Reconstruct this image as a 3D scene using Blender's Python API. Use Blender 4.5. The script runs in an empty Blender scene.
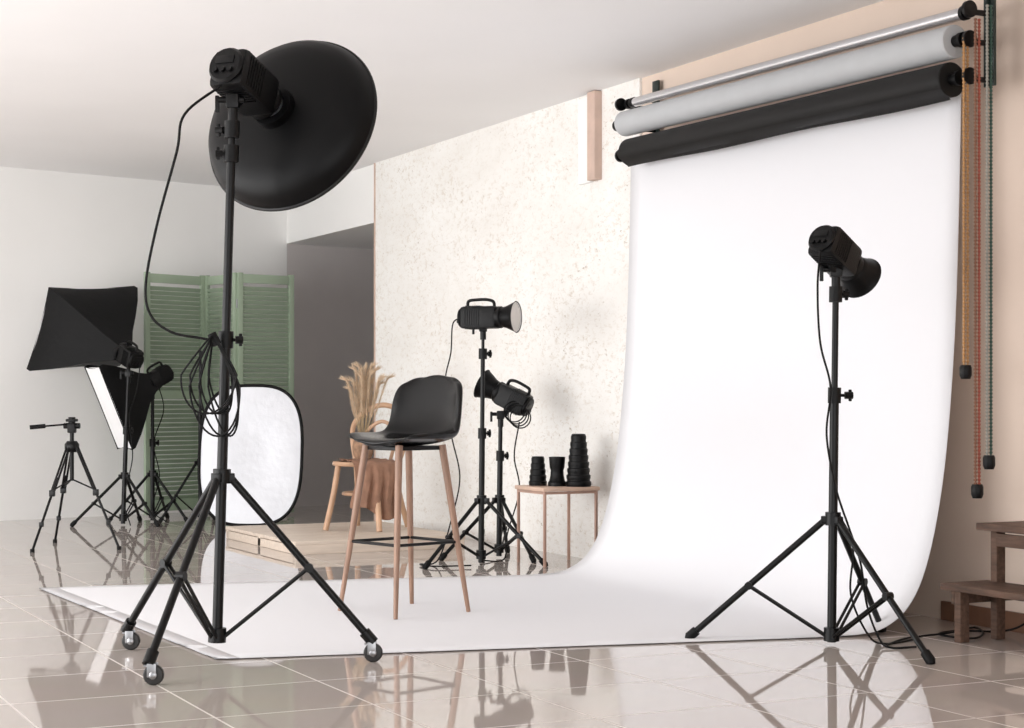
import bpy, bmesh, math, random
from mathutils import Vector, Matrix
random.seed(3)
scn = bpy.context.scene
COL = scn.collection
YAW = -math.atan2(866, 1750)
CEIL = 2.71
WX = 4.94   # plane of the side wall

def G(x, d, z=0.0):
    """metric floor coordinates (sideways, distance) -> room axes"""
    return Vector((.8963*x + .4435*d, -.4435*x + .8963*d, z))

# ------------------------------------------------------------ materials
def lin(c):
    out = []
    for v in c:
        v = v/255.0
        out.append(v/12.92 if v <= .04045 else ((v+.055)/1.055)**2.4)
    return (out[0], out[1], out[2], 1.0)

def mat(name, col, rough=.5, metal=0.0, var=.06, nscale=8.0, bump=0.0, bscale=60.0, stretch=None, coat=0.0, spec=.5):
    m = bpy.data.materials.new(name); m.use_nodes = True
    nt = m.node_tree; p = nt.nodes['Principled BSDF']
    tc = nt.nodes.new('ShaderNodeTexCoord')
    mp = nt.nodes.new('ShaderNodeMapping')
    nt.links.new(tc.outputs['Object'], mp.inputs['Vector'])
    if stretch: mp.inputs['Scale'].default_value = stretch
    n = nt.nodes.new('ShaderNodeTexNoise'); n.inputs['Scale'].default_value = nscale
    n.inputs['Detail'].default_value = 4
    nt.links.new(mp.outputs['Vector'], n.inputs['Vector'])
    r = nt.nodes.new('ShaderNodeValToRGB')
    c = lin(col)
    r.color_ramp.elements[0].position = .3; r.color_ramp.elements[1].position = .7
    r.color_ramp.elements[0].color = tuple(v*(1-var) for v in c[:3])+(1,)
    r.color_ramp.elements[1].color = tuple(min(1, v*(1+var)) for v in c[:3])+(1,)
    nt.links.new(n.outputs['Fac'], r.inputs['Fac'])
    nt.links.new(r.outputs['Color'], p.inputs['Base Color'])
    p.inputs['Roughness'].default_value = rough
    p.inputs['Metallic'].default_value = metal
    p.inputs['Coat Weight'].default_value = coat
    p.inputs['Specular IOR Level'].default_value = spec
    if bump > 0:
        n2 = nt.nodes.new('ShaderNodeTexNoise'); n2.inputs['Scale'].default_value = bscale
        n2.inputs['Detail'].default_value = 3
        nt.links.new(mp.outputs['Vector'], n2.inputs['Vector'])
        b = nt.nodes.new('ShaderNodeBump'); b.inputs['Strength'].default_value = bump
        b.inputs['Distance'].default_value = .01
        nt.links.new(n2.outputs['Fac'], b.inputs['Height'])
        nt.links.new(b.outputs['Normal'], p.inputs['Normal'])
    return m

M_wall = mat('wall_paint_white', (244, 243, 241), .85, var=.015, nscale=1.5, bump=.05)
M_ceil = mat('ceiling_paint', (244, 243, 243), .9, var=.015, nscale=1)
M_beige = mat('wall_paint_beige', (225, 206, 191), .8, var=.03, nscale=1.5, bump=.05)
M_dark = mat('alcove_paint_grey', (212, 206, 204), .8, var=.04, nscale=2)
M_base = mat('baseboard_brown', (120, 88, 70), .35, var=.1)
M_paper = mat('backdrop_paper_white', (231, 231, 234), .8, var=.004, nscale=2)
M_black = mat('black_painted_metal', (8, 8, 9), .36, 0, var=.15, spec=.25)
M_blackp = mat('black_plastic', (7, 7, 8), .42, 0, var=.15, bump=.15, bscale=200, spec=.22)
M_rubber = mat('black_cable_rubber', (8, 8, 9), .55, var=.1, spec=.2)
M_dish = mat('black_satin_dish', (5, 5, 6), .42, 0, var=.1, spec=.16)
M_rim = mat('satin_black_rim', (9, 9, 10), .3, 0, var=.1, spec=.35)
M_fabric = mat('black_nylon_fabric', (9, 9, 10), .6, var=.25, nscale=5, bump=.3, bscale=14, spec=.2)
M_chrome = mat('chrome_metal', (225, 225, 228), .22, .9, var=.04)
M_steel = mat('brushed_steel', (150, 150, 152), .3, 1, var=.1)
M_white = mat('white_diffuser', (245, 245, 246), .6, var=.01)
M_silver = mat('silver_reflector_fabric', (196, 197, 201), .42, .5, var=.03, nscale=8, bump=.16, bscale=20)
M_leather = mat('black_leather', (4, 4, 5), .22, var=.2, nscale=20, bump=.04, bscale=160, spec=.3)
M_leg = mat('beech_wood_leg', (146, 114, 95), .45, var=.22, nscale=9, stretch=(6, 6, .6))
M_deck = mat('pale_pine_boards', (212, 197, 182), .5, var=.10, nscale=5, stretch=(.8, 9, 9))
M_bent = mat('bentwood_honey', (194, 156, 126), .4, var=.2, nscale=7)
M_old = mat('weathered_brown_wood', (92, 68, 54), .6, var=.45, nscale=7, stretch=(9, 1, 9), bump=.4, bscale=30)
M_rose = mat('copper_table_leg', (192, 158, 142), .35, .3, var=.05)
M_top = mat('tan_table_top', (206, 176, 157), .5, var=.08)
M_green = mat('sage_green_paint', (154, 170, 148), .6, var=.05, nscale=6)
M_grey = mat('grey_paper_roll', (182, 184, 186), .6, var=.03)
M_rollb = mat('black_paper_roll', (14, 13, 13), .55, var=.15, stretch=(3, .3, 3), spec=.3)
M_gbr = mat('dark_green_bracket', (28, 42, 39), .4, .2)
M_cloth = mat('brown_draped_cloth', (146, 110, 90), .9, var=.22, nscale=10, bump=.4, bscale=24)
M_vase = mat('woven_tan_vase', (150, 118, 94), .8, var=.3, nscale=40, bump=.6, bscale=80)
M_pampas = mat('dry_pampas', (222, 198, 170), .95, var=.2, nscale=20)
M_stem = mat('dry_stem', (180, 156, 120), .8, var=.2)
M_gold = mat('gold_bead_chain', (172, 128, 80), .4, .1)
M_red = mat('red_bead_chain', (158, 78, 58), .5)
M_brown = mat('brown_bead_chain', (122, 80, 58), .5)
M_wbead = mat('grey_bead_chain', (140, 138, 130), .5)
M_gbead = mat('green_bead_chain', (40, 72, 62), .5)
M_wheel = mat('dark_caster_wheel', (44, 43, 43), .4, spec=.3)
M_trimp = mat('pink_wood_batten', (204, 178, 164), .6, var=.1)
M_glass = mat('flash_front_glass', (205, 200, 196), .25, .2)

def plaster():
    m = bpy.data.materials.new('distressed_white_plaster'); m.use_nodes = True
    nt = m.node_tree; p = nt.nodes['Principled BSDF']
    tc = nt.nodes.new('ShaderNodeTexCoord')
    mp = nt.nodes.new('ShaderNodeMapping'); mp.inputs['Scale'].default_value = (1, .62, 1.15)
    nt.links.new(tc.outputs['Object'], mp.inputs['Vector'])
    def noise(sc, det, ro=.6, dist=0):
        n = nt.nodes.new('ShaderNodeTexNoise'); n.inputs['Scale'].default_value = sc
        n.inputs['Detail'].default_value = det; n.inputs['Roughness'].default_value = ro
        n.inputs['Distortion'].default_value = dist
        nt.links.new(mp.outputs['Vector'], n.inputs['Vector']); return n
    def ramp(src, stops):
        r = nt.nodes.new('ShaderNodeValToRGB')
        els = r.color_ramp.elements
        els[0].position, els[0].color = stops[0][0], stops[0][1]
        els[1].position, els[1].color = stops[-1][0], stops[-1][1]
        for s in stops[1:-1]:
            e = els.new(s[0]); e.color = s[1]
        nt.links.new(src.outputs['Fac'], r.inputs['Fac']); return r
    def mix(a, b, f):
        x = nt.nodes.new('ShaderNodeMix'); x.data_type = 'RGBA'
        nt.links.new(f, x.inputs['Factor']); nt.links.new(a, x.inputs[6]); nt.links.new(b, x.inputs[7])
        return x.outputs[2]
    def mul(a, b):
        x = nt.nodes.new('ShaderNodeMath'); x.operation = 'MULTIPLY'
        nt.links.new(a, x.inputs[0]); nt.links.new(b, x.inputs[1]); return x.outputs[0]
    def rgb(c):
        x = nt.nodes.new('ShaderNodeRGB'); x.outputs[0].default_value = lin(c); return x.outputs[0]
    n1 = noise(2.2, 6, .65)
    base = ramp(n1, [(.3, lin((235, 232, 227))), (.5, lin((241, 239, 235))), (.7, lin((246, 245, 242)))])
    n2 = noise(2.6, 6, .7, .3)
    m2 = ramp(n2, [(.38, (.3, .3, .3, 1)), (.60, (1, 1, 1, 1))])
    n4 = noise(26, 10, .84, .3)
    m4 = ramp(n4, [(.53, (0, 0, 0, 1)), (.57, (.9, .9, .9, 1))])
    n3 = noise(42, 7, .8, .8)
    m3 = ramp(n3, [(.60, (0, 0, 0, 1)), (.63, (1, 1, 1, 1))])
    a = mix(base.outputs['Color'], rgb((218, 210, 199)), mul(m2.outputs['Color'], m4.outputs['Color']))
    b = mix(a, rgb((166, 150, 132)), mul(m3.outputs['Color'], m2.outputs['Color']))
    nt.links.new(b, p.inputs['Base Color'])
    p.inputs['Roughness'].default_value = .85
    bp = nt.nodes.new('ShaderNodeBump'); bp.inputs['Strength'].default_value = .4; bp.inputs['Distance'].default_value = .008
    nt.links.new(n4.outputs['Fac'], bp.inputs['Height']); nt.links.new(bp.outputs['Normal'], p.inputs['Normal'])
    return m
M_plaster = plaster()

def tiles():
    m = bpy.data.materials.new('glossy_floor_tiles'); m.use_nodes = True
    nt = m.node_tree; p = nt.nodes['Principled BSDF']
    tc = nt.nodes.new('ShaderNodeTexCoord')
    b = nt.nodes.new('ShaderNodeTexBrick'); b.offset = 0; b.squash = 1
    b.inputs['Scale'].default_value = 1
    b.inputs['Brick Width'].default_value = .5; b.inputs['Row Height'].default_value = .5
    b.inputs['Mortar Size'].default_value = .004; b.inputs['Mortar Smooth'].default_value = .1
    b.inputs['Color1'].default_value = lin((188, 177, 170)); b.inputs['Color2'].default_value = lin((197, 187, 180))
    b.inputs['Mortar'].default_value = lin((216, 209, 203))
    nt.links.new(tc.outputs['Object'], b.inputs['Vector'])
    n = nt.nodes.new('ShaderNodeTexNoise'); n.inputs['Scale'].default_value = 3; n.inputs['Detail'].default_value = 5
    nt.links.new(tc.outputs['Object'], n.inputs['Vector'])
    x = nt.nodes.new('ShaderNodeMix'); x.data_type = 'RGBA'; x.blend_type = 'MULTIPLY'
    x.inputs['Factor'].default_value = .08
    nt.links.new(b.outputs['Color'], x.inputs[6]); nt.links.new(n.outputs['Color'], x.inputs[7])
    nt.links.new(x.outputs[2], p.inputs['Base Color'])
    mr = nt.nodes.new('ShaderNodeMapRange')
    mr.inputs['To Min'].default_value = .03; mr.inputs['To Max'].default_value = .5
    nt.links.new(b.outputs['Fac'], mr.inputs['Value']); nt.links.new(mr.outputs['Result'], p.inputs['Roughness'])
    p.inputs['IOR'].default_value = 1.9
    bp = nt.nodes.new('ShaderNodeBump'); bp.inputs['Strength'].default_value = .012; bp.inputs['Distance'].default_value = .02
    n2 = nt.nodes.new('ShaderNodeTexNoise'); n2.inputs['Scale'].default_value = 2.5
    nt.links.new(tc.outputs['Object'], n2.inputs['Vector'])
    nt.links.new(n2.outputs['Fac'], bp.inputs['Height']); nt.links.new(bp.outputs['Normal'], p.inputs['Normal'])
    return m
M_tiles = tiles()

# ------------------------------------------------------------ mesh tools
def frame(axis, up=Vector((0, 0, 1))):
    z = Vector(axis).normalized(); x = up.cross(z)
    if x.length < 1e-4: x = Vector((1, 0, 0))
    x.normalize(); y = z.cross(x)
    return Matrix((x, y, z)).transposed()

class B:
    def __init__(s): s.bm = bmesh.new()
    def sweep(s, pts, r, seg=10, closed=False, cap=True):
        pts = [Vector(p) for p in pts]; n = len(pts)
        rs = r if isinstance(r, (list, tuple)) else [r]*n
        t0 = (pts[1]-pts[0]).normalized()
        nrm = t0.orthogonal().normalized(); rings = []; prev = t0
        for i in range(n):
            if closed: t = (pts[(i+1) % n]-pts[i-1]).normalized()
            elif i == 0: t = t0
            elif i == n-1: t = (pts[-1]-pts[-2]).normalized()
            else: t = ((pts[i+1]-pts[i]).normalized()+(pts[i]-pts[i-1]).normalized()).normalized()
            q = prev.rotation_difference(t); nrm = (q @ nrm).normalized(); prev = t
            bi = t.cross(nrm)
            rings.append([s.bm.verts.new(pts[i]+(nrm*math.cos(2*math.pi*k/seg)+bi*math.sin(2*math.pi*k/seg))*rs[i]) for k in range(seg)])
        for i in range(n if closed else n-1):
            a, b = rings[i], rings[(i+1) % n]
            for k in range(seg):
                s.bm.faces.new((a[k], a[(k+1) % seg], b[(k+1) % seg], b[k]))
        if cap and not closed:
            s.bm.faces.new(rings[0][::-1]); s.bm.faces.new(rings[-1])
        return s
    def tube(s, a, b, r, r2=None, seg=12):
        return s.sweep([a, b], [r, r if r2 is None else r2], seg)
    def box(s, c, size, rot=None, bev=0.0):
        M = Matrix.Translation(Vector(c))
        if rot is not None: M = M @ (rot.to_4x4() if len(rot) == 3 else rot)
        M = M @ Matrix.Diagonal(Vector((size[0], size[1], size[2], 1)))
        g = bmesh.ops.create_cube(s.bm, size=1, matrix=M)
        if bev > 0:
            es = set()
            for v in g['verts']: es.update(v.link_edges)
            bmesh.ops.bevel(s.bm, geom=list(es), offset=bev, segments=2, affect='EDGES', profile=.6)
        return s
    def lathe(s, prof, origin=(0, 0, 0), axis=(0, 0, 1), seg=32):
        F = frame(axis); o = Vector(origin); rings = []
        for r, h in prof:
            if r < 1e-5: rings.append([s.bm.verts.new(o+F @ Vector((0, 0, h)))])
            else: rings.append([s.bm.verts.new(o+F @ Vector((r*math.cos(2*math.pi*k/seg), r*math.sin(2*math.pi*k/seg), h))) for k in range(seg)])
        for a, b in zip(rings, rings[1:]):
            for k in range(seg):
                k2 = (k+1) % seg
                if len(a) == 1 and len(b) == 1: continue
                if len(a) == 1: s.bm.faces.new((a[0], b[k2], b[k]))
                elif len(b) == 1: s.bm.faces.new((a[k], a[k2], b[0]))
                else: s.bm.faces.new((a[k], a[k2], b[k2], b[k]))
        return s
    def poly(s, pts):
        s.bm.faces.new([s.bm.verts.new(Vector(p)) for p in pts]); return s
    def prism(s, pts, z0, z1):
        a = [s.bm.verts.new((p[0], p[1], z0)) for p in pts]; b = [s.bm.verts.new((p[0], p[1], z1)) for p in pts]
        s.bm.faces.new(a[::-1]); s.bm.faces.new(b)
        n = len(pts)
        for k in range(n): s.bm.faces.new((a[k], a[(k+1) % n], b[(k+1) % n], b[k]))
        return s
    def mesh(s, name, m, smooth=True):
        bmesh.ops.recalc_face_normals(s.bm, faces=s.bm.faces)
        me = bpy.data.meshes.new(name); s.bm.to_mesh(me); s.bm.free()
        me.materials.append(m)
        if smooth:
            me.shade_smooth(); me.set_sharp_from_angle(angle=math.radians(38))
        return me

def root(name, label, cat, loc, rot=YAW, group=None):
    e = bpy.data.objects.new(name, None); e.empty_display_size = .1
    e.location = loc; e.rotation_euler = (0, 0, rot)
    e['label'] = label; e['category'] = cat
    if group: e['group'] = group
    COL.objects.link(e); return e
def part(b, name, m, parent, label=None, smooth=True):
    o = bpy.data.objects.new(name, b.mesh(name, m, smooth)); o.parent = parent
    if label: o['label'] = label
    COL.objects.link(o); return o
def single(b, name, m, label, cat, loc=(0, 0, 0), rot=0, group=None, smooth=True):
    o = bpy.data.objects.new(name, b.mesh(name, m, smooth))
    o.location = loc; o.rotation_euler = (0, 0, rot); o['label'] = label; o['category'] = cat
    if group: o['group'] = group
    COL.objects.link(o); return o
def struct(b, name, m, smooth=False):
    o = bpy.data.objects.new(name, b.mesh(name, m, smooth)); o['kind'] = 'structure'
    COL.objects.link(o); return o
def spline(pts, n=8):
    """catmull-rom"""
    P = [Vector(p) for p in pts]; P = [P[0]*2-P[1]]+P+[P[-1]*2-P[-2]]; out = []
    for i in range(1, len(P)-2):
        for k in range(n):
            t = k/n; a, b, c, d = P[i-1], P[i], P[i+1], P[i+2]
            out.append(.5*((2*b)+(c-a)*t+(2*a-5*b+4*c-d)*t*t+(3*b-a-3*c+d)*t**3))
    out.append(P[-2]); return out

# ------------------------------------------------------------ room shell
LX = -2.6
struct(B().box((1.0, 6.2, -.05), (15, 19, .1)), 'floor', M_tiles)
def by(x): return 14.35+.25*(x-4.94)
struct(B().prism([(LX, -1.5), (WX, -1.5), (WX, by(WX)), (LX, by(LX))], CEIL, CEIL+.1), 'ceiling', M_ceil)
struct(B().prism([(LX, by(LX)), (WX, by(WX)), (WX, by(WX)+.1), (LX, by(LX)+.1)], 0, CEIL), 'wall_back', M_wall)
struct(B().prism([(WX, -1.5), (WX+.12, -1.5), (WX+.12, 12.28), (WX, 12.28)], 0, CEIL), 'wall_right', M_beige)
struct(B().prism([(WX, 12.28), (WX+.12, 12.28), (WX+.12, by(WX+.12)), (WX, by(WX))], 2.268, CEIL), 'wall_header', M_wall)
struct(B().prism([(WX, by(WX)), (8, by(8)), (8, by(8)+.1), (WX, by(WX)+.1)], 0, 2.268), 'wall_alcove_back', M_dark)
struct(B().prism([(8, 12.1), (8.1, 12.1), (8.1, 15.3), (8, 15.3)], 0, 2.268), 'wall_alcove_side', M_dark)
struct(B().prism([(WX+.12, 12.16), (8, 12.16), (8, 12.28), (WX+.12, 12.28)], 0, 2.268), 'wall_alcove_front', M_dark)
struct(B().prism([(WX+.12, 12.28), (8, 12.28), (8, by(8)), (WX+.12, by(WX+.12))], 2.268, 2.35), 'ceiling_alcove', M_ceil)
struct(B().box((WX-.008, (8.36+12.28)/2, CEIL/2), (.016, 12.28-8.36, CEIL)), 'wall_plaster_panel', M_plaster)
struct(B().box((WX-.012, 12.275, CEIL/2), (.024, .015, CEIL-.002)), 'trim_1', M_trimp)
struct(B().box((WX-.04, 8.83, 2.45), (.05, .09, .51), bev=.004), 'trim_2', M_trimp)
struct(B().box((WX-.028, 8.955, 2.44), (.025, .15, .5), bev=.004), 'trim_3', M_wall)
struct(B().box((WX-.008, 2.2, .04), (.016, 7.3, .08), bev=.003), 'baseboard_right', M_base)

# ------------------------------------------------------------ white paper backdrop
b = B()
prof = [(.165, 2.28), (.165, 2.1), (.175, 1.7), (.19, 1.3), (.215, .95), (.25, .65), (.30, .4), (.36, .22), (.43, .11), (.52, .045), (.63, .014), (.8, .006)]
prof = [(p[0], p[2]) for p in spline([(p[0], 0, p[1]) for p in prof], 4)]
r = .8
while r < 3.0:
    r += .11; prof.append((r, .006))
prof.append((3.03, .006))
ny = 24; grid = []
for rr, z in prof:
    X = WX-rr; sh = 0
    if rr > .5: sh = .215*max(0, rr-.6)
    row = []
    for j in range(ny+1):
        y0 = 5.55+(8.2-5.55)*j/ny
        endx = 0
        if rr > 2.9: endx = (j/ny)*(-.10)
        row.append(b.bm.verts.new((X+endx, y0+sh, max(z, .006))))
    grid.append(row)
for i in range(len(grid)-1):
    for j in range(ny):
        b.bm.faces.new((grid[i][j], grid[i][j+1], grid[i+1][j+1], grid[i+1][j]))
bd = single(b, 'backdrop', M_paper, 'white seamless paper backdrop sweeping from wall rollers onto tiles', 'photo backdrop')
sd = bd.modifiers.new('thick', 'SOLIDIFY'); sd.thickness = .003; sd.offset = 0

# rollers
ys, yl = 5.47, 8.08
e = root('crossbar', 'polished chrome tube with black end plugs above the paper rolls', 'tube', (0, 0, 0), 0)
a, c = Vector((4.72, ys, 2.478)), Vector((4.72, yl-.02, 2.515))
part(B().tube(a, c, .025, seg=24), 'tube', M_chrome, e)
dr = (c-a).normalized()
part(B().tube(c, c+dr*.03, .028, seg=20).tube(c+dr*.03, c+dr*.05, .018, seg=16).tube(c+dr*.05, c+dr*.075, .027, seg=16), 'end_plug', M_blackp, e, 'black plastic end plug')
part(B().tube(a, a-dr*.02, .03, seg=20).tube(a-dr*.02, a-dr*.04, .02, seg=16), 'end_plug', M_blackp, e, 'black plastic end plug')
for nm, m, x, z0, z1, rr, y0, y1, lab in (
    ('paper_roll', M_grey, 4.680, 2.362, 2.402, .067, ys, yl+.02, 'light grey seamless paper roll mounted under the chrome tube'),
    ('paper_roll', M_rollb, 4.680, 2.213, 2.246, .070, ys+.02, yl-.03, 'black seamless paper roll hanging lowest on the wall brackets')):
    e = root(nm, lab, 'paper roll', (0, 0, 0), 0, 'backdrop paper rolls')
    a, c = Vector((x, y0, z0)), Vector((x, y1, z1)); dr = (c-a).normalized()
    q = B().sweep([a, a+dr*.004, c-dr*.004, c], [rr-.004, rr, rr, rr-.004], 40)
    part(q, 'paper', m, e)
    if m is M_rollb:   # loose end of the black sheet
        q = B(); n = 30; rows = []
        for i in range(n+1):
            p = a.lerp(c, i/n)
            rows.append([q.bm.verts.new(p+Vector((-math.cos(t)*rr*1.02, 0, -math.sin(t)*rr*1.02-.004*math.sin(i*.5)*(t > 1.2)))) for t in (.6, 1.0, 1.35)] +
                        [q.bm.verts.new(p+Vector((-.008, 0, -rr-.012-.004*math.sin(i*.4))))])
        for r0, r1 in zip(rows, rows[1:]):
            for k in range(3): q.bm.faces.new((r0[k], r0[k+1], r1[k+1], r1[k]))
        part(q, 'paper_edge', m, e, 'loose black paper edge')
    part(B().tube(a-dr*.03, a+dr*.01, .024, seg=20).tube(a-dr*.05, a-dr*.03, .03, seg=20), 'core_plug', M_blackp, e, 'black plastic core plug')
    part(B().tube(c-dr*.01, c+dr*.06, .02, seg=20).tube(c+dr*.06, c+dr*.085, .03, seg=20), 'core_plug', M_blackp, e, 'black plastic core plug')
for y, far in ((5.40, False), (8.16, True)):
    e = root('roller_bracket', 'dark green metal wall bracket holding the paper rollers', 'wall bracket', (0, 0, 0), 0, 'roller brackets')
    xp = WX-.03 if far else 4.795
    q = B().box((xp, y, 2.42), (.014, .06, .48), bev=.003)
    if not far:
        q.box((4.87, y, 2.62), (.14, .03, .03), bev=.003)
        q.box((xp-.012, y, 2.42), (.02, .012, .46), bev=.002)
    part(q, 'wall_plate', M_gbr, e)
    for z in ((2.515, 2.40, 2.24) if far else (2.478, 2.36, 2.213)):
        x0 = 4.66; L = xp-x0
        q = B().box((x0+L/2, y, z-.01), (L, .014, .022), bev=.003)
        q.lathe([(.0, 0), (.034, 0), (.034, .016), (0, .016)], (4.69, y-.008, z), (0, 1, 0), 20)
        part(q, 'arm', M_black, e, 'black bracket arm')

def chain(x1, x2, y, zt, zb, m1, m2, lab):
    e = root('bead_chain', lab, 'pull chain', (0, 0, 0), 0, 'roller pull chains')
    for x, m in ((x1, m1), (x2, m2)):
        q = B(); z = zt
        q.tube((x, y, zt), (x, y, zb), .0042, seg=6)
        while z > zb:
            q.lathe([(0, -.006), (.0055, -.004), (.007, 0), (.0055, .004), (0, .006)], (x, y, z), (0, 0, 1), 8); z -= .0145
        part(q, 'chain_strand', m, e)
    xm = (x1+x2)/2
    q = B().sweep([(x1, y, zb), (x1, y, zb-.02), (xm, y, zb-.03), (x2, y, zb-.02), (x2, y, zb)], .005, 8)
    q.lathe([(0, 0), (.02, 0), (.024, -.01), (.024, -.04), (.018, -.055), (0, -.055)], (xm, y, zb-.0), (0, 0, 1), 20)
    part(q, 'weight', M_blackp, e, 'black plastic chain weight')
chain(4.662, 4.681, 5.40, 2.36, 1.07, M_gold, M_gold, 'gold beaded pull chain with black weight by the wall')
chain(4.690, 4.709, 5.365, 2.43, .60, M_brown, M_red, 'red and brown beaded pull chain with black weight')
chain(4.719, 4.738, 5.33, 2.48, .715, M_wbead, M_gbead, 'grey and green beaded pull chain with black weight')

# ------------------------------------------------------------ light stands / flash heads
def stand(e, feet, cz, bz, secs, top, knobs, lr=.011, casters=False):
    T = Vector(top)
    def at(z): return Vector((T.x*z/T.z, T.y*z/T.z, z))
    q = B()
    for z0, z1, r in secs: q.tube(at(z0), at(z1), r, seg=16)
    for z in (cz, bz):
        q.tube(at(z-.02), at(z+.03), secs[0][2]*1.7, seg=18)
    part(q, 'column', M_black, e)
    for z, ang, L in knobs:
        rr = secs[0][2]
        q = B().tube(at(z-.03), at(z+.03), rr*1.45, seg=16)
        dv = Vector((math.cos(ang), math.sin(ang), 0))
        q.tube(at(z), at(z)+dv*L*.6, .006, seg=8).tube(at(z)+dv*L*.55, at(z)+dv*L, .014, seg=8)
        q.box(at(z)+dv*L*.85, (.012, .012, .045), Matrix.Rotation(ang, 3, 'Z'), .003)
        part(q, 'clamp_knob', M_blackp, e)
    for fx, fy in feet:
        f = Vector((fx, fy, 0)); dv = f.normalized()
        a = at(cz)+dv*.03; fz = .085 if casters else .014
        end = Vector((fx, fy, fz)); t = .56; mid = a.lerp(end, t)
        q = B().tube(a, end, lr, seg=10)
        side = dv.cross(Vector((0, 0, 1)))*.010
        q.tube(at(bz)+dv*.025+side, mid+side, lr*.5, seg=8).tube(at(bz)+dv*.025-side, mid-side, lr*.5, seg=8)
        q.tube(mid-side*1.6, mid+side*1.6, lr*1.25, seg=10)
        q.box(a, (.03, .03, .03), Matrix.Rotation(math.atan2(dv.y, dv.x), 3, 'Z'), .004)
        leg = part(q, 'leg', M_black, e)
        if casters:
            q = B().tube(end-(end-a).normalized()*.03, end+(end-a).normalized()*.02, .021, seg=14)
            part(q, 'leg_cap', M_black, leg)
            q = B().tube(end+Vector((0, 0, .0)), end-Vector((0, 0, .022)), .012, seg=10)
            q.box(end+Vector((.0, 0, -.02)), (.036, .034, .006))
            for sgn in (-1, 1):
                q.box((fx+.008, fy+sgn*.017, .05), (.03, .003, .045), bev=.001)
            part(q, 'caster_fork', M_steel, leg, 'steel caster fork')
            q = B().lathe([(0, -.0125), (.022, -.0125), (.03, -.011), (.034, -.006), (.034, .006), (.03, .011), (.022, .0125), (0, .0125)], (fx+.012, fy, .034), (0, 1, 0), 24)
            part(q, 'caster_wheel', M_wheel, leg, 'dark rubber caster wheel')
            q = B().lathe([(0, -.0205), (.010, -.020), (.013, -.018), (.013, .018), (.010, .020), (0, .0205)], (fx+.012, fy, .034), (0, 1, 0), 18)
            part(q, 'wheel_hub', M_steel, leg, 'steel wheel hub')
        else:
            part(B().sweep([end-(end-a).normalized()*.035, end, Vector((fx, fy, .001))+dv*.006], [lr*1.5, lr*1.6, lr*1.2], 10), 'foot_cap', M_rubber, leg)

def flash(e, c, axis, L, w, mount, up=(0, 0, 1), handle=True, fins=True):
    c = Vector(c); F = frame(axis, Vector(up)); ax = F @ Vector((0, 0, 1))
    def P(x, y, z): return c+F @ Vector((x, y, z))
    q = B().box(c, (w, w*1.05, L*.86), F, w*.16)
    q.lathe([(0, L*.40), (w*.5, L*.40), (w*.52, L*.42), (w*.52, L*.5), (w*.46, L*.53), (0, L*.53)], c, ax, 28)
    q.lathe([(0, -L*.40), (w*.47, -L*.42), (w*.5, -L*.46), (w*.44, -L*.5), (0, -L*.5)], c, ax, 24)
    if fins:
        for k in range(7):
            zz = -L*.3+k*L*.055
            q.box(P(0, 0, zz), (w*1.05, w*.8, L*.018), F)
            q.box(P(0, 0, zz), (w*.8, w*1.10, L*.018), F)
    hd = part(q, 'flash_head', M_blackp, e)
    q = B()
    q.box(P(0, w*.12, -L*.50), (w*.55, w*.22, L*.03), F, .002)
    for k in (-1, 0, 1):
        q.tube(P(k*w*.22, -w*.18, -L*.49), P(k*w*.22, -w*.18, -L*.54), w*.075, seg=14)
    part(q, 'control_panel', M_black, hd)
    if handle:
        pts = spline([P(0, w*.5, -L*.33), P(0, w*.78, -L*.3), P(0, w*.84, -L*.1), P(0, w*.84, L*.14), P(0, w*.74, L*.3), P(0, w*.5, L*.33)], 5)
        part(B().sweep(pts, w*.075, 10), 'handle', M_blackp, hd)
    m = Vector(mount)
    q = B()
    j = P(0, -w*.5, 0)
    q.tube(m-Vector((0, 0, .05)), m+Vector((0, 0, .02)), .017, seg=14)
    q.sweep([m, m.lerp(j, .6), j, P(0, -w*.3, 0)], .014, 12)
    q.box(m+Vector((0, 0, .02)), (.045, .04, .05), bev=.006)
    q.tube(m+Vector((-.05, 0, .025)), m+Vector((.04, 0, .025)), .011, seg=12)
    q.box(m+Vector((-.055, 0, .01)), (.014, .014, .06), bev=.003)
    part(q, 'tilt_bracket', M_black, e)
    return F, ax

def bell(e, c, axis, r0, r1, L, inner=M_steel, glass=False):
    q = B().lathe([(r0*.5, 0), (r0, 0), (r0, L*.12), (r0*1.05, L*.15), (r0*1.12, L*.35), (r1*.88, L*.75), (r1*.97, L*.96), (r1*1.02, L), (r1*.98, L*1.01), (r1*.95, L*.97)], c, axis, 36)
    o = part(q, 'reflector', M_dish, e)
    q = B().lathe([(r1*.95, L*.97), (r1*.85, L*.72), (r0*1.05, L*.35), (r0*.6, L*.25), (0, L*.25)], c, axis, 36)
    part(q, 'reflector_interior', inner, o, 'silver reflector interior')
    if glass:
        part(B().lathe([(r1*.96, L*.94), (r1*.6, L*.99), (0, L*1.0)], c, axis, 36), 'diffuser', M_glass, o, 'pale frosted diffuser')

def cable(e, pts, r=.0042, name='power_cable', n=8):
    return part(B().sweep(spline(pts, n), r, 8), name, M_rubber, e)

GRP = 'studio flash lights on stands'
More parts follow.
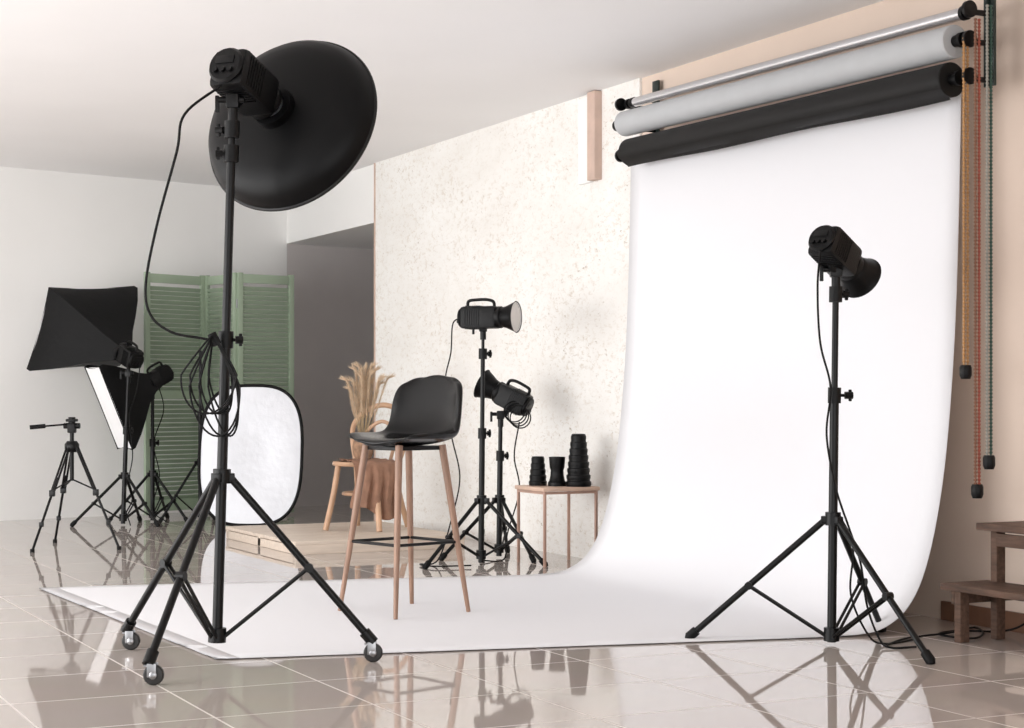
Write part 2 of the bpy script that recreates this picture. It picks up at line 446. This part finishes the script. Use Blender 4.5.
# --- light 1 : beauty dish on caster stand
e = root('studio_light', 'tall black studio light with large beauty dish on wheeled stand', 'studio light', G(-1.041, 6.163), YAW, GRP)
stand(e, [(-.144, -.433), (-.392, .367), (.535, .067)], .66, .10,
      [(.08, 1.15, .0185), (1.15, 1.82, .0155), (1.82, 1.98, .011)], (.058, 0, 1.98),
      [(1.145, 0.2, .06), (1.80, 3.3, .055), (1.885, 2.9, .06)], lr=.0135, casters=True)
ax1 = Vector((.38, .86, -.335)).normalized()
rimc = Vector((-.816+1.041, 6.5-6.163, 1.953))
back = rimc-ax1*.13
hc = back-ax1*.165
flash(e, hc+Vector((-.025, 0, .012)), ax1, .28, .138, (.058, 0, 1.965), handle=False)
q = B().lathe([(.05, -.03), (.078, -.03), (.080, .004), (.10, .006), (.17, .012), (.225, .022), (.27, .036), (.31, .058), (.333, .086), (.345, .120)], back, ax1, 96)
dish = part(q, 'beauty_dish', M_dish, e, 'large black beauty dish reflector')
part(B().lathe([(.345, .120), (.3515, .122), (.3535, .127), (.3515, .132), (.344, .132), (.340, .128)], back, ax1, 96), 'dish_rim', M_rim, dish, 'satin black rolled rim')
part(B().lathe([(.340, .128), (.324, .092), (.30, .066), (.255, .044), (.2, .03), (.1, .02), (0, .02)], back, ax1, 96), 'dish_interior', M_white, dish, 'white dish interior')
cable(e, [hc-ax1*.12+Vector((-.04, 0, -.05)), (-.10, -.06, 1.93), (-.13, -.05, 1.80), (-.20, -.04, 1.55), (-.24, -.04, 1.34), (-.225, -.03, 1.23), (-.15, -.03, 1.17), (-.05, -.03, 1.15), (.0, -.03, 1.14)], .0048)
q = B()
for k in range(7):
    wx = .040+.0095*k; h = .27+.026*((k*3) % 6)
    cx = .030-.008*k+.022*(k % 2); dy = -.045-.006*k
    pts = []
    for i in range(36):
        t = 2*math.pi*i/36; sn = math.sin(t)
        pts.append((cx*(1-sn)/2*1.3+wx*math.cos(t)*(1 if sn < 0 else 1-.72*sn), dy+.006*math.sin(2*t+k), 1.155-h/2+h/2*sn))
    q.sweep(pts, .0036, 7, closed=True)
q.tube((-.008, -.05, 1.165), (.012, -.05, 1.125), .016, seg=12)
part(q, 'coiled_cable', M_rubber, e)

# --- light 2
e = root('studio_light', 'black studio flash with round reflector tilted toward the white paper', 'studio light', G(1.218, 6.67), YAW, GRP)
stand(e, [(-.527, .13), (.259, -.49), (.268, .36)], .475, .035,
      [(.01, .95, .0175), (.95, 1.34, .0125), (1.34, 1.42, .009)], (.017, 0, 1.42),
      [(.95, 0.0, .07), (1.335, 0.15, .05)], lr=.0125)
ax2 = Vector((.625, .625, -.469))
hc = Vector((.014, 0, 1.497))
flash(e, hc, ax2, .22, .115, (.017, 0, 1.405), handle=False)
bell(e, hc+ax2*.11, ax2, .056, .088, .085)
cable(e, [hc-ax2*.1+Vector((-.01, -.03, -.05)), (-.06, -.04, 1.36), (-.05, -.04, 1.15), (-.01, -.035, .98), (-.025, -.035, .8), (.01, -.035, .6), (.06, -.03, .45), (.1, -.05, .32), (.13, -.03, .15), (.17, -.06, .03), (.2, -.12, .006), (.3, -.1, .006)])
cable(e, [(.025, -.02, .5), (.07, -.06, .38), (.06, -.07, .2), (.12, -.1, .05), (.2, -.02, .006), (.34, .1, .006)], .004)

# --- light 3
e = root('studio_light', 'black flash head with handle on tall stand by plaster wall', 'studio light', G(-.175, 9.9), YAW, GRP)
stand(e, [(-.30, -.30), (.36, -.16), (.0, .4)], .36, .05,
      [(.01, .75, .0165), (.75, 1.2, .0125), (1.2, 1.34, .009)], (.012, 0, 1.34),
      [(.74, 0.1, .05), (1.19, 0.2, .05)], lr=.011)
ax3 = Vector((.93, -.37, 0)).normalized()
hc = Vector((-.0, 0, 1.395))
flash(e, hc, ax3, .25, .12, (.012, 0, 1.32))
bell(e, hc+ax3*.125, ax3, .055, .088, .09, M_white, True)
cable(e, [hc-ax3*.12, (-.16, .02, 1.36), (-.17, 0, 1.2), (-.2, 0, 1.05), (-.16, 0, .95), (-.17, 0, .75), (-.12, 0, .5), (-.16, -.05, .28), (-.24, -.05, .03), (-.34, -.1, .01), (-.25, -.25, .012), (-.05, -.2, .012)])
# --- light 4
e = root('studio_light', 'short black studio flash with coiled cord beside the small table', 'studio light', G(-.0765, 10.3), YAW, GRP)
stand(e, [(-.33, -.2), (.20, -.32), (.05, .32)], .34, .05,
      [(.01, .6, .0165), (.6, .84, .0125)], (.01, 0, .84), [(.6, 0.2, .05)], lr=.011)
ax4 = Vector((-.82, .32, .42)).normalized()
hc = Vector((.085, 0, .93))
flash(e, hc, ax4, .22, .125, (.01, 0, .82))
bell(e, hc+ax4*.11, ax4, .055, .09, .11)
q = B()
for k in range(4):
    pts = [(.09+.06*math.cos(t)+.012*k, -.075+.01*math.sin(t*2+k), .86-.012*k+.06*math.sin(t)) for t in [2*math.pi*i/22 for i in range(22)]]
    q.sweep(pts, .004, 7, closed=True)
part(q, 'coiled_cable', M_rubber, e)
cable(e, [(.12, -.07, .8), (.09, -.05, .6), (.12, -.04, .4), (.05, -.1, .15), (.03, -.2, .01), (-.1, -.3, .012)])

# ------------------------------------------------------------ softboxes
def softbox(e, apex, axis, right, up, neck=.06):
    apex = Vector(apex); A = Vector(axis); R = Vector(right)*.5; U = Vector(up)*.5
    q = B(); rings = []
    NS = 6
    for t, s in ((0, None), (.25, .36), (.5, .60), (.75, .82), (1.0, 1.0), (1.09, 1.0)):
        if s is None:
            s0 = neck/R.length; s1 = neck/U.length
        else: s0 = s1 = s
        ring = []
        cs = [(-1, -1), (1, -1), (1, 1), (-1, 1)]
        for k in range(4):
            a, c = cs[k], cs[(k+1) % 4]
            for i in range(NS):
                f = i/NS; x = a[0]+(c[0]-a[0])*f; y = a[1]+(c[1]-a[1])*f
                sag = 1-.05*math.sin(math.pi*f)*min(t, 1)
                ring.append(q.bm.verts.new(apex+A*t+R*(x*s0*sag)+U*(y*s1*sag)))
        rings.append(ring)
    n = 4*NS
    for a, c in zip(rings, rings[1:]):
        for k in range(n): q.bm.faces.new((a[k], a[(k+1) % n], c[(k+1) % n], c[k]))
    sh = part(q, 'softbox_shell', M_fabric, e, 'black fabric softbox shell')
    pts = [apex+A*1.07+R*x*.97+U*y*.97 for x, y in ((-1, -1), (1, -1), (1, 1), (-1, 1))]
    part(B().poly(pts), 'diffuser', M_white, sh, 'white softbox diffuser panel')
    part(B().tube(apex-A.normalized()*.02, apex+A.normalized()*.02, neck*1.2, seg=24), 'speed_ring', M_black, e)

e = root('studio_light', 'square black softbox light tilted upward near the back wall', 'studio light', G(-2.879, 12.95), YAW, GRP)
stand(e, [(-.33, -.18), (.3, -.2), (.05, .36)], .36, .05, [(.01, .7, .017), (.7, 1.12, .013)], (.04, 0, 1.12), [(.7, .1, .05)], lr=.011)
A1 = Vector((-.40, .40, .20))
flash(e, Vector((.06, -.03, 1.245)), A1, .2, .125, (.04, 0, 1.1), handle=True)
softbox(e, Vector((.06, -.03, 1.245))+A1.normalized()*.1, A1*.95, (.54, .47, .04), (.2, -.125, .61))
cable(e, [(.15, -.1, 1.2), (.13, -.12, 1.0), (.06, -.05, .8), (.08, -.04, .5), (.03, -.1, .2), (.1, -.2, .01)])
e = root('studio_light', 'black strip softbox light with white face pointed downward on stand', 'studio light', G(-2.731, 13.3), YAW, GRP)
stand(e, [(-.3, -.15), (.3, -.18), (.05, .32)], .36, .05, [(.01, .6, .017), (.6, 1.0, .013)], (0, 0, 1.0), [(.6, .1, .05)], lr=.011)
A2 = Vector((-.36, -.27, -.26))
flash(e, Vector((.05, 0, 1.10)), A2, .2, .12, (0, 0, .98), handle=True)
softbox(e, Vector((.05, 0, 1.10))+A2.normalized()*.07, A2*.72, (-.155, .20, .0), (-.21, -.17, .62))
cable(e, [(.05, -.05, 1.05), (.1, -.08, .85), (.02, -.05, .6), (.06, -.04, .35), (.02, -.1, .1), (.15, -.2, .01)])

# ------------------------------------------------------------ camera tripod
e = root('camera_tripod', 'small black camera tripod with pan head and handle', 'tripod', G(-2.766, 11.0))
q = B().tube((0, 0, .42), (0, 0, .72), .013, seg=14).lathe([(0, .60), (.035, .60), (.045, .62), (.045, .65), (.03, .67), (0, .67)], (0, 0, 0), (0, 0, 1), 20)
part(q, 'center_column', M_black, e)
q = B().box((0, 0, .75), (.05, .05, .06), bev=.008).tube((-.05, 0, .765), (.05, 0, .765), .018, seg=14).box((0, 0, .80), (.06, .08, .018), bev=.004).tube((0, 0, .78), (0, 0, .82), .022, seg=14)
hd = part(q, 'pan_head', M_blackp, e)
q = B().sweep([(-.03, -.02, .775), (-.14, -.06, .765), (-.17, -.07, .762)], .006, 8).tube((-.15, -.062, .765), (-.24, -.09, .757), .014, seg=12)
part(q, 'pan_handle', M_blackp, hd)
for fx, fy in ((-.15, -.36), (.33, -.15), (-.2, .36)):
    f = Vector((fx, fy, 0)); dv = f.normalized(); a = dv*.04+Vector((0, 0, .63)); end = f+Vector((0, 0, .01))
    m1 = a.lerp(end, .45); sd_ = dv.cross(Vector((0, 0, 1)))*.010
    q = B().tube(a+sd_, m1+sd_, .007, seg=8).tube(a-sd_, m1-sd_, .007, seg=8).tube(a.lerp(end, .3), end, .008, seg=10)
    q.box(m1, (.034, .03, .04), bev=.005).box(a.lerp(end, .75), (.026, .024, .03), bev=.004)
    q.tube((0, 0, .43), a.lerp(end, .42), .005, seg=8)
    lg = part(q, 'leg', M_black, e)
    part(B().tube(end+Vector((0, 0, .012)), (fx, fy, 0), .014, seg=12), 'rubber_foot', M_rubber, lg)

# ------------------------------------------------------------ folding screen
e = root('folding_screen', 'sage green louvered wooden folding screen against the back wall', 'room divider', (0, 0, 0), 0)
pp = [G(-2.884, 13.72), G(-2.482, 14.17), G(-2.169, 13.8), G(-1.755, 14.1)]
H = 1.93
for i in range(3):
    a, c = pp[i], pp[i+1]; dv = (c-a); Lp = dv.length; dv.normalize(); ang = math.atan2(dv.y, dv.x); R = Matrix.Rotation(ang, 3, 'Z')
    def Q(u, v, z): return a+R @ Vector((u, v, z))
    q = B(); g = .006; sw = .045
    for u in (g+sw/2, Lp-g-sw/2): q.box(Q(u, 0, H/2+.01), (sw, .028, H-.02), R, .003)
    for z, h in ((.09, .09), (H*.5, .07), (H-.045, .07)): q.box(Q(Lp/2, 0, z), (Lp-2*g-2*sw, .024, h), R, .002)
    z = .15
    while z < H-.1:
        if abs(z-H*.5) > .045:
            q.box(Q(Lp/2, 0, z), (Lp-2*g-2*sw, .036, .006), R @ Matrix.Rotation(math.radians(-50), 3, 'X'))
        z += .036
    pn = part(q, 'panel', M_green, e)
    if i < 2:
        for z in (.3, 1.0, 1.65):
            part(B().tube(Vector((c.x, c.y, z)), Vector((c.x, c.y, z+.07)), .006, seg=8), 'hinge', M_steel, pn, 'small steel hinge')

# ------------------------------------------------------------ oval reflector + stand behind
e = root('folding_reflector', 'silver white collapsible reflector with black rim standing upright', 'light reflector', G(-1.91, 12.75, .0))
W2, H2 = .375, .51
def sup(t, s=1.0):
    ct, st = math.cos(t), math.sin(t); n = 2/3.0
    return W2*s*math.copysign(abs(ct)**n, ct), H2*s*math.copysign(abs(st)**n, st)
N = 72
def RP(x, z): return Vector((x+.02*z, .08*(z+H2), z+H2+.012))
part(B().sweep([RP(*sup(2*math.pi*k/N)) for k in range(N)], .012, 10, closed=True), 'rim', M_fabric, e, 'black fabric rim')
q = B(); cen = q.bm.verts.new(RP(0, 0)+Vector((0, .004, 0))); prev = None
for s in (.2, .4, .6, .8, .99):
    ring = []
    for k in range(N):
        x, z = sup(2*math.pi*k/N, s)
        ring.append(q.bm.verts.new(RP(x, z)+Vector((0, .010*math.sin(x*9+1)*math.cos(z*5)*(1-s), 0))))
    for k in range(N):
        if prev is None: q.bm.faces.new((cen, ring[k], ring[(k+1) % N]))
        else: q.bm.faces.new((prev[k], ring[k], ring[(k+1) % N], prev[(k+1) % N]))
    prev = ring
part(q, 'fabric', M_silver, e)
e = root('light_stand', 'bare black tripod light stand behind the oval reflector', 'light stand', G(-2.36, 13.25))
stand(e, [(-.28, -.12), (.28, -.2), (.05, .32)], .45, .06, [(.01, .8, .015), (.8, 1.3, .011)], (0, 0, 1.3), [(.8, .2, .05)], lr=.010)

# ------------------------------------------------------------ platform, chair, vase
PH = .08
e = root('platform', 'low pale wooden platform made of boards on the tiles', 'platform', (3.48, 9.95, 0), 0)
q = B(); nb = 7; Wp, Lp = 1.12, 1.42
for k in range(nb):
    q.box((Wp/2, (k+.5)*Lp/nb, PH-.011), (Wp, Lp/nb-.005, .022), bev=.003)
part(q, 'deck', M_deck, e)
q = B(); fh = PH-.022
for y in (.03, Lp/2, Lp-.03): q.box((Wp/2, y, fh/2), (Wp-.01, .05, fh), bev=.002)
for x in (.02, Wp-.02): q.box((x, Lp/2, fh/2-.002), (.03, Lp-.08, fh-.006), bev=.002)
part(q, 'frame', M_deck, e)

fang = math.atan2(-.94, -.34)+math.pi/2
CH = G(-.955, 11.5, PH+.001); CS = 1.16
e = root('bentwood_chair', 'honey brown bentwood cafe chair with arched back on wooden platform', 'chair', CH, YAW+fang)
e.scale = (CS, CS, CS)
SZ = .37
q = B().lathe([(0, SZ-.012), (.17, SZ-.014), (.19, SZ-.01), (.195, SZ), (.19, SZ+.012), (.175, SZ+.013), (.165, SZ+.005), (0, SZ+.003)], (0, 0, 0), (0, 0, 1), 36)
part(q, 'seat', M_bent, e)
for sx in (-1, 1):
    part(B().sweep(spline([(sx*.12, -.12, SZ-.01), (sx*.135, -.15, .2), (sx*.165, -.19, 0)], 5), [.017]*11, 10), 'leg', M_bent, e)
    part(B().sweep(spline([(sx*.125, .13, SZ), (sx*.13, .16, .2), (sx*.16, .22, 0)], 5), [.017]*11, 10), 'leg', M_bent, e)
q = B().sweep(spline([(-.125, .14, SZ-.03), (-.165, .17, SZ+.12), (-.17, .2, SZ+.22), (-.1, .225, SZ+.30), (0, .23, SZ+.33), (.1, .225, SZ+.30), (.17, .2, SZ+.22), (.165, .17, SZ+.12), (.125, .14, SZ-.03)], 6), .0155, 10)
q.sweep(spline([(-.07, .165, SZ), (-.095, .18, SZ+.12), (-.08, .205, SZ+.19), (0, .218, SZ+.235), (.08, .205, SZ+.19), (.095, .18, SZ+.12), (.07, .165, SZ)], 6), .011, 8)
part(q, 'backrest', M_bent, e)
q = B().sweep([(.135*math.cos(t), .135*math.sin(t)+.01, .2) for t in [2*math.pi*k/28 for k in range(28)]], .010, 8, closed=True)
part(q, 'ring_stretcher', M_bent, e)
# cloth draped over the seat
b = B(); nu, nv = 30, 40; rows = []
for i in range(nu+1):
    s = i/nu*.78-.20; row = []
    for j in range(nv+1):
        v = j/nv-.5; t = v*.30
        fold = .017*math.sin(v*24+.6+.5*math.sin(i*.15))+.006*math.sin(v*47+i*.1)
        if s < .205:
            P_ = Vector((s, t, SZ*CS+.024+.006*math.sin(i*.9+j*.4)))
        else:
            h = s-.205; g2 = min(1, h*5)
            P_ = Vector((.252-.9*t*t*g2*2+fold*min(1, h*5), t*(1-.25*g2+.8*h)+.01*math.sin(h*14), SZ*CS+.020-h*(.9+.30*v+.05*math.sin(v*9))))
        row.append(b.bm.verts.new(P_))
    rows.append(row)
for i in range(nu):
    for j in range(nv): b.bm.faces.new((rows[i][j], rows[i][j+1], rows[i+1][j+1], rows[i+1][j]))
cl = single(b, 'throw_cloth', M_cloth, 'brown fabric throw draped over the bentwood chair seat', 'cloth', CH, YAW-1.25)
m_ = cl.modifiers.new('t', 'SOLIDIFY'); m_.thickness = .004; m_ = cl.modifiers.new('s', 'SUBSURF'); m_.levels = 1; m_.render_levels = 1

vz = PH+SZ*CS+.034
e = root('pampas_vase', 'tan woven vase of dried pampas grass on the bentwood chair', 'vase of dried grass', G(-.975, 11.45, vz))
part(B().lathe([(0, 0), (.05, 0), (.065, .03), (.07, .08), (.06, .12), (.04, .15), (.035, .165), (.045, .175), (.038, .172), (.028, .155), (0, .15)], (0, 0, 0), (0, 0, 1), 28), 'vase', M_vase, e)
for k in range(22):
    a = 2.4*k; sp = .012+.0058*k
    tip = Vector((math.cos(a)*sp+.015, math.sin(a)*sp*.8, .50+.10*random.random()-.09*k/22))
    p0 = Vector((math.cos(a)*.012, math.sin(a)*.012, .11)); pm = p0.lerp(tip, .5)+Vector((math.cos(a)*.008, 0, .01))
    crv = spline([p0, pm, tip, tip+(tip-pm)*.2+Vector((math.cos(a)*.012, 0, -.005))], 8)
    part(B().sweep(crv[:18], .0018, 5), 'stem', M_stem, e)
    q = B(); seg = crv[6:]
    for h in range(600):
        f = random.random(); idx = min(len(seg)-2, int(f*(len(seg)-1))); P0 = seg[idx].lerp(seg[idx+1], random.random())
        dr = (seg[idx+1]-seg[idx]).normalized()
        ph = random.random()*6.28; sdv = Vector((math.cos(ph), math.sin(ph), .1))
        wdt = .022*math.sin(math.pi*min(1, .15+f*.8))+.004
        tipv = P0+sdv*wdt*random.uniform(.3, 1.2)+dr*.05*random.uniform(.3, 1.2)
        wv = dr.cross(sdv).normalized()*.0010
        q.poly([P0-wv, P0+wv, tipv])
    part(q, 'plume', M_pampas, e, smooth=False)

# ------------------------------------------------------------ bar stool
th = math.atan2(-.75, .66)
e = root('bar_stool', 'bar stool with glossy black leather shell seat and wooden legs', 'stool', G(-.472, 7.65, .008), YAW+th)
cl_ = [(-.212, .730, .12), (-.194, .742, .175), (-.135, .745, .208), (-.04, .738, .222), (.05, .736, .224), (.115, .747, .216), (.155, .785, .204), (.180, .85, .200), (.198, .92, .198), (.212, .98, .186), (.222, 1.018, .158), (.226, 1.036, .105)]
q = B(); rows = []; nu = 12
for i, (y, z, w) in enumerate(cl_):
    f = i/(len(cl_)-1); row = []
    for j in range(nu+1):
        u = j/nu*2-1
        seatw = max(0, 1-f*1.9); backw = min(1, max(0, (f-.30)*2.2))
        zz = z+.020*abs(u)**2.5*seatw+.05*abs(u)**2.5*(1-seatw)*(1-backw)
        yy = y-.065*abs(u)**2.2*backw*(1-.5*max(0, f-.7)/.3)
        if i == 0: yy += .035*u*u
        if i == len(cl_)-1: zz -= .026*u*u
        if i == len(cl_)-2: zz -= .014*u*u
        row.append(q.bm.verts.new((u*w, yy, zz)))
    rows.append(row)
for i in range(len(rows)-1):
    for j in range(nu): q.bm.faces.new((rows[i][j], rows[i][j+1], rows[i+1][j+1], rows[i+1][j]))
st = part(q, 'seat_shell', M_leather, e)
st.rotation_euler = (0, 0, math.radians(12)); st.location = (0, .01, 0)
m_ = st.modifiers.new('t', 'SOLIDIFY'); m_.thickness = .027; m_.offset = 0
m_ = st.modifiers.new('s', 'SUBSURF'); m_.levels = 2; m_.render_levels = 2
q = B().box((0, 0, .715), (.24, .24, .018), bev=.003)
part(q, 'seat_frame', M_black, e)
for sx in (-1, 1):
    for sy in (-1, 1):
        a = Vector((sx*.118, sy*.118, .728)); c = Vector((sx*.2, sy*.2, 0))
        part(B().sweep([a, a.lerp(c, .5), c], [.0165, .0145, .0095], 16), 'leg', M_leg, e)
q = B(); k = .2-.085*(.305/.71)
pts = [Vector((-k, -k, .305)), Vector((k, -k, .305)), Vector((k, k, .305)), Vector((-k, k, .305))]
for i in range(4): q.tube(pts[i], pts[(i+1) % 4], .007, seg=10)
part(q, 'footrest', M_black, e)

# ------------------------------------------------------------ side table and modifiers
e = root('side_table', 'small square table with tan top and thin copper legs', 'table', (4.64, 8.80, 0), 0)
part(B().box((0, 0, .43), (.36, .36, .022), bev=.004), 'table_top', M_top, e)
for sx in (-1, 1):
    for sy in (-1, 1):
        part(B().box((sx*.163, sy*.163, .21), (.015, .015, .42), bev=.002), 'leg', M_rose, e)
q = B()
for s in (-1, 1):
    q.box((0, s*.163, .41), (.32, .014, .014)).box((s*.163, 0, .41), (.014, .32, .014))
part(q, 'frame', M_rose, e)
def ribs(r0, r1, h, n, top):
    p = [(0, 0), (r0, 0)]
    for k in range(n):
        z = h*(k+.1)/n; rr = r0+(r1-r0)*k/n
        p += [(rr, z), (rr*1.04, z+h*.2/n), (rr*1.04, z+h*.6/n), (rr*.93, z+h*.75/n), (rr*.93, z+h*.9/n)]
    return p+[(r1, h), (r1*.8, h*1.005), (top, h*.96), (0, h*.96)]
LM = 'light modifiers on the side table'
single(B().lathe(ribs(.050, .033, .165, 5, .02), seg=32), 'light_snoot', M_blackp, 'short black ribbed snoot on the side table', 'light modifier', G(.148, 9.98, .4415), YAW, LM)
single(B().lathe([(0, 0), (.052, 0), (.052, .02), (.044, .03), (.038, .06), (.036, .09), (.042, .105), (.047, .165), (.040, .165), (.034, .11), (0, .1)], seg=32), 'cup_reflector', M_blackp, 'black waisted cup reflector standing on the small table', 'light modifier', G(.256, 9.92, .4415), YAW, LM)
single(B().lathe(ribs(.070, .038, .295, 8, .022), seg=36), 'honeycomb_snoot', M_blackp, 'tall stepped black snoot on the side table', 'light modifier', G(.376, 9.88, .4415), YAW, LM)
F = Matrix.Rotation(math.radians(12), 3, 'Y')
q = B().box((0, 0, .21), (.03, .26, .42), F, .012)
single(q, 'fabric_case', M_fabric, 'flat black fabric case leaning on the plaster wall', 'case', (4.83, 8.42, .004), 0)

# ------------------------------------------------------------ step stool
e = root('step_stool', 'weathered dark brown two-step wooden stool by the beige wall', 'step stool', (4.50, 4.68, 0), 0)
part(B().box((.11, .32, .212), (.24, .68, .026), bev=.004), 'lower_step', M_old, e)
part(B().box((.30, .32, .437), (.26, .68, .028), bev=.004), 'top_step', M_old, e)
for y in (.05, .59):
    part(B().box((.04, y, .1), (.045, .035, .2), bev=.003), 'leg', M_old, e)
    part(B().box((.22, y, .212), (.045, .034, .42), bev=.003), 'leg', M_old, e)
    part(B().box((.40, y, .212), (.045, .035, .42), bev=.003), 'leg', M_old, e)
    part(B().box((.22, y-.03 if y < .3 else y+.03, .17), (.40, .018, .05), bev=.002), 'side_rail', M_old, e)
part(B().box((.20, .32, .39), (.02, .5, .05), bev=.002), 'apron', M_old, e)

q = B().sweep(spline([(4.90, 5.2, .12), (4.86, 5.35, .02), (4.72, 5.5, .006), (4.58, 5.45, .006), (4.62, 5.3, .006), (4.76, 5.4, .008), (4.84, 5.55, .006), (4.6, 5.42, .014), (4.4, 5.42, .006), (4.2, 5.3, .006)], 8), .0042, 8)
single(q, 'floor_cable', M_rubber, 'black power cable lying in loops on the tiles', 'cable')

# ------------------------------------------------------------ lighting
w = bpy.data.worlds.new('World'); scn.world = w; w.use_nodes = True
bg = w.node_tree.nodes['Background']; bg.inputs['Color'].default_value = (.98, .985, 1, 1); bg.inputs['Strength'].default_value = 1.75
def area(name, loc, target, sx, sy, power, col=(1, 1, 1)):
    l = bpy.data.lights.new(name, 'AREA'); l.shape = 'RECTANGLE'; l.size = sx; l.size_y = sy; l.energy = power; l.color = col
    o = bpy.data.objects.new(name, l); o.location = loc
    o.rotation_euler = (Vector(target)-Vector(loc)).to_track_quat('-Z', 'Y').to_euler(); COL.objects.link(o)
area('window_light', (-3.2, 8.5, 1.1), (3, 12, 1.9), 9, 2.2, 335, (1, .995, .99))
area('front_fill', (.2, -2.0, 1.2), (2.6, 9, 1.9), 5, 2.0, 65, (1, .995, .99))

cam = bpy.data.cameras.new('Camera'); co = bpy.data.objects.new('Camera', cam); COL.objects.link(co)
co.location = (0, 0, .94); co.rotation_euler = (math.pi/2, 0, YAW)
cam.sensor_width = 36; cam.lens = 1750/1024*36; cam.shift_y = 34/1024
cam.clip_end = 60
scn.camera = co
scn.view_settings.view_transform = 'Standard'
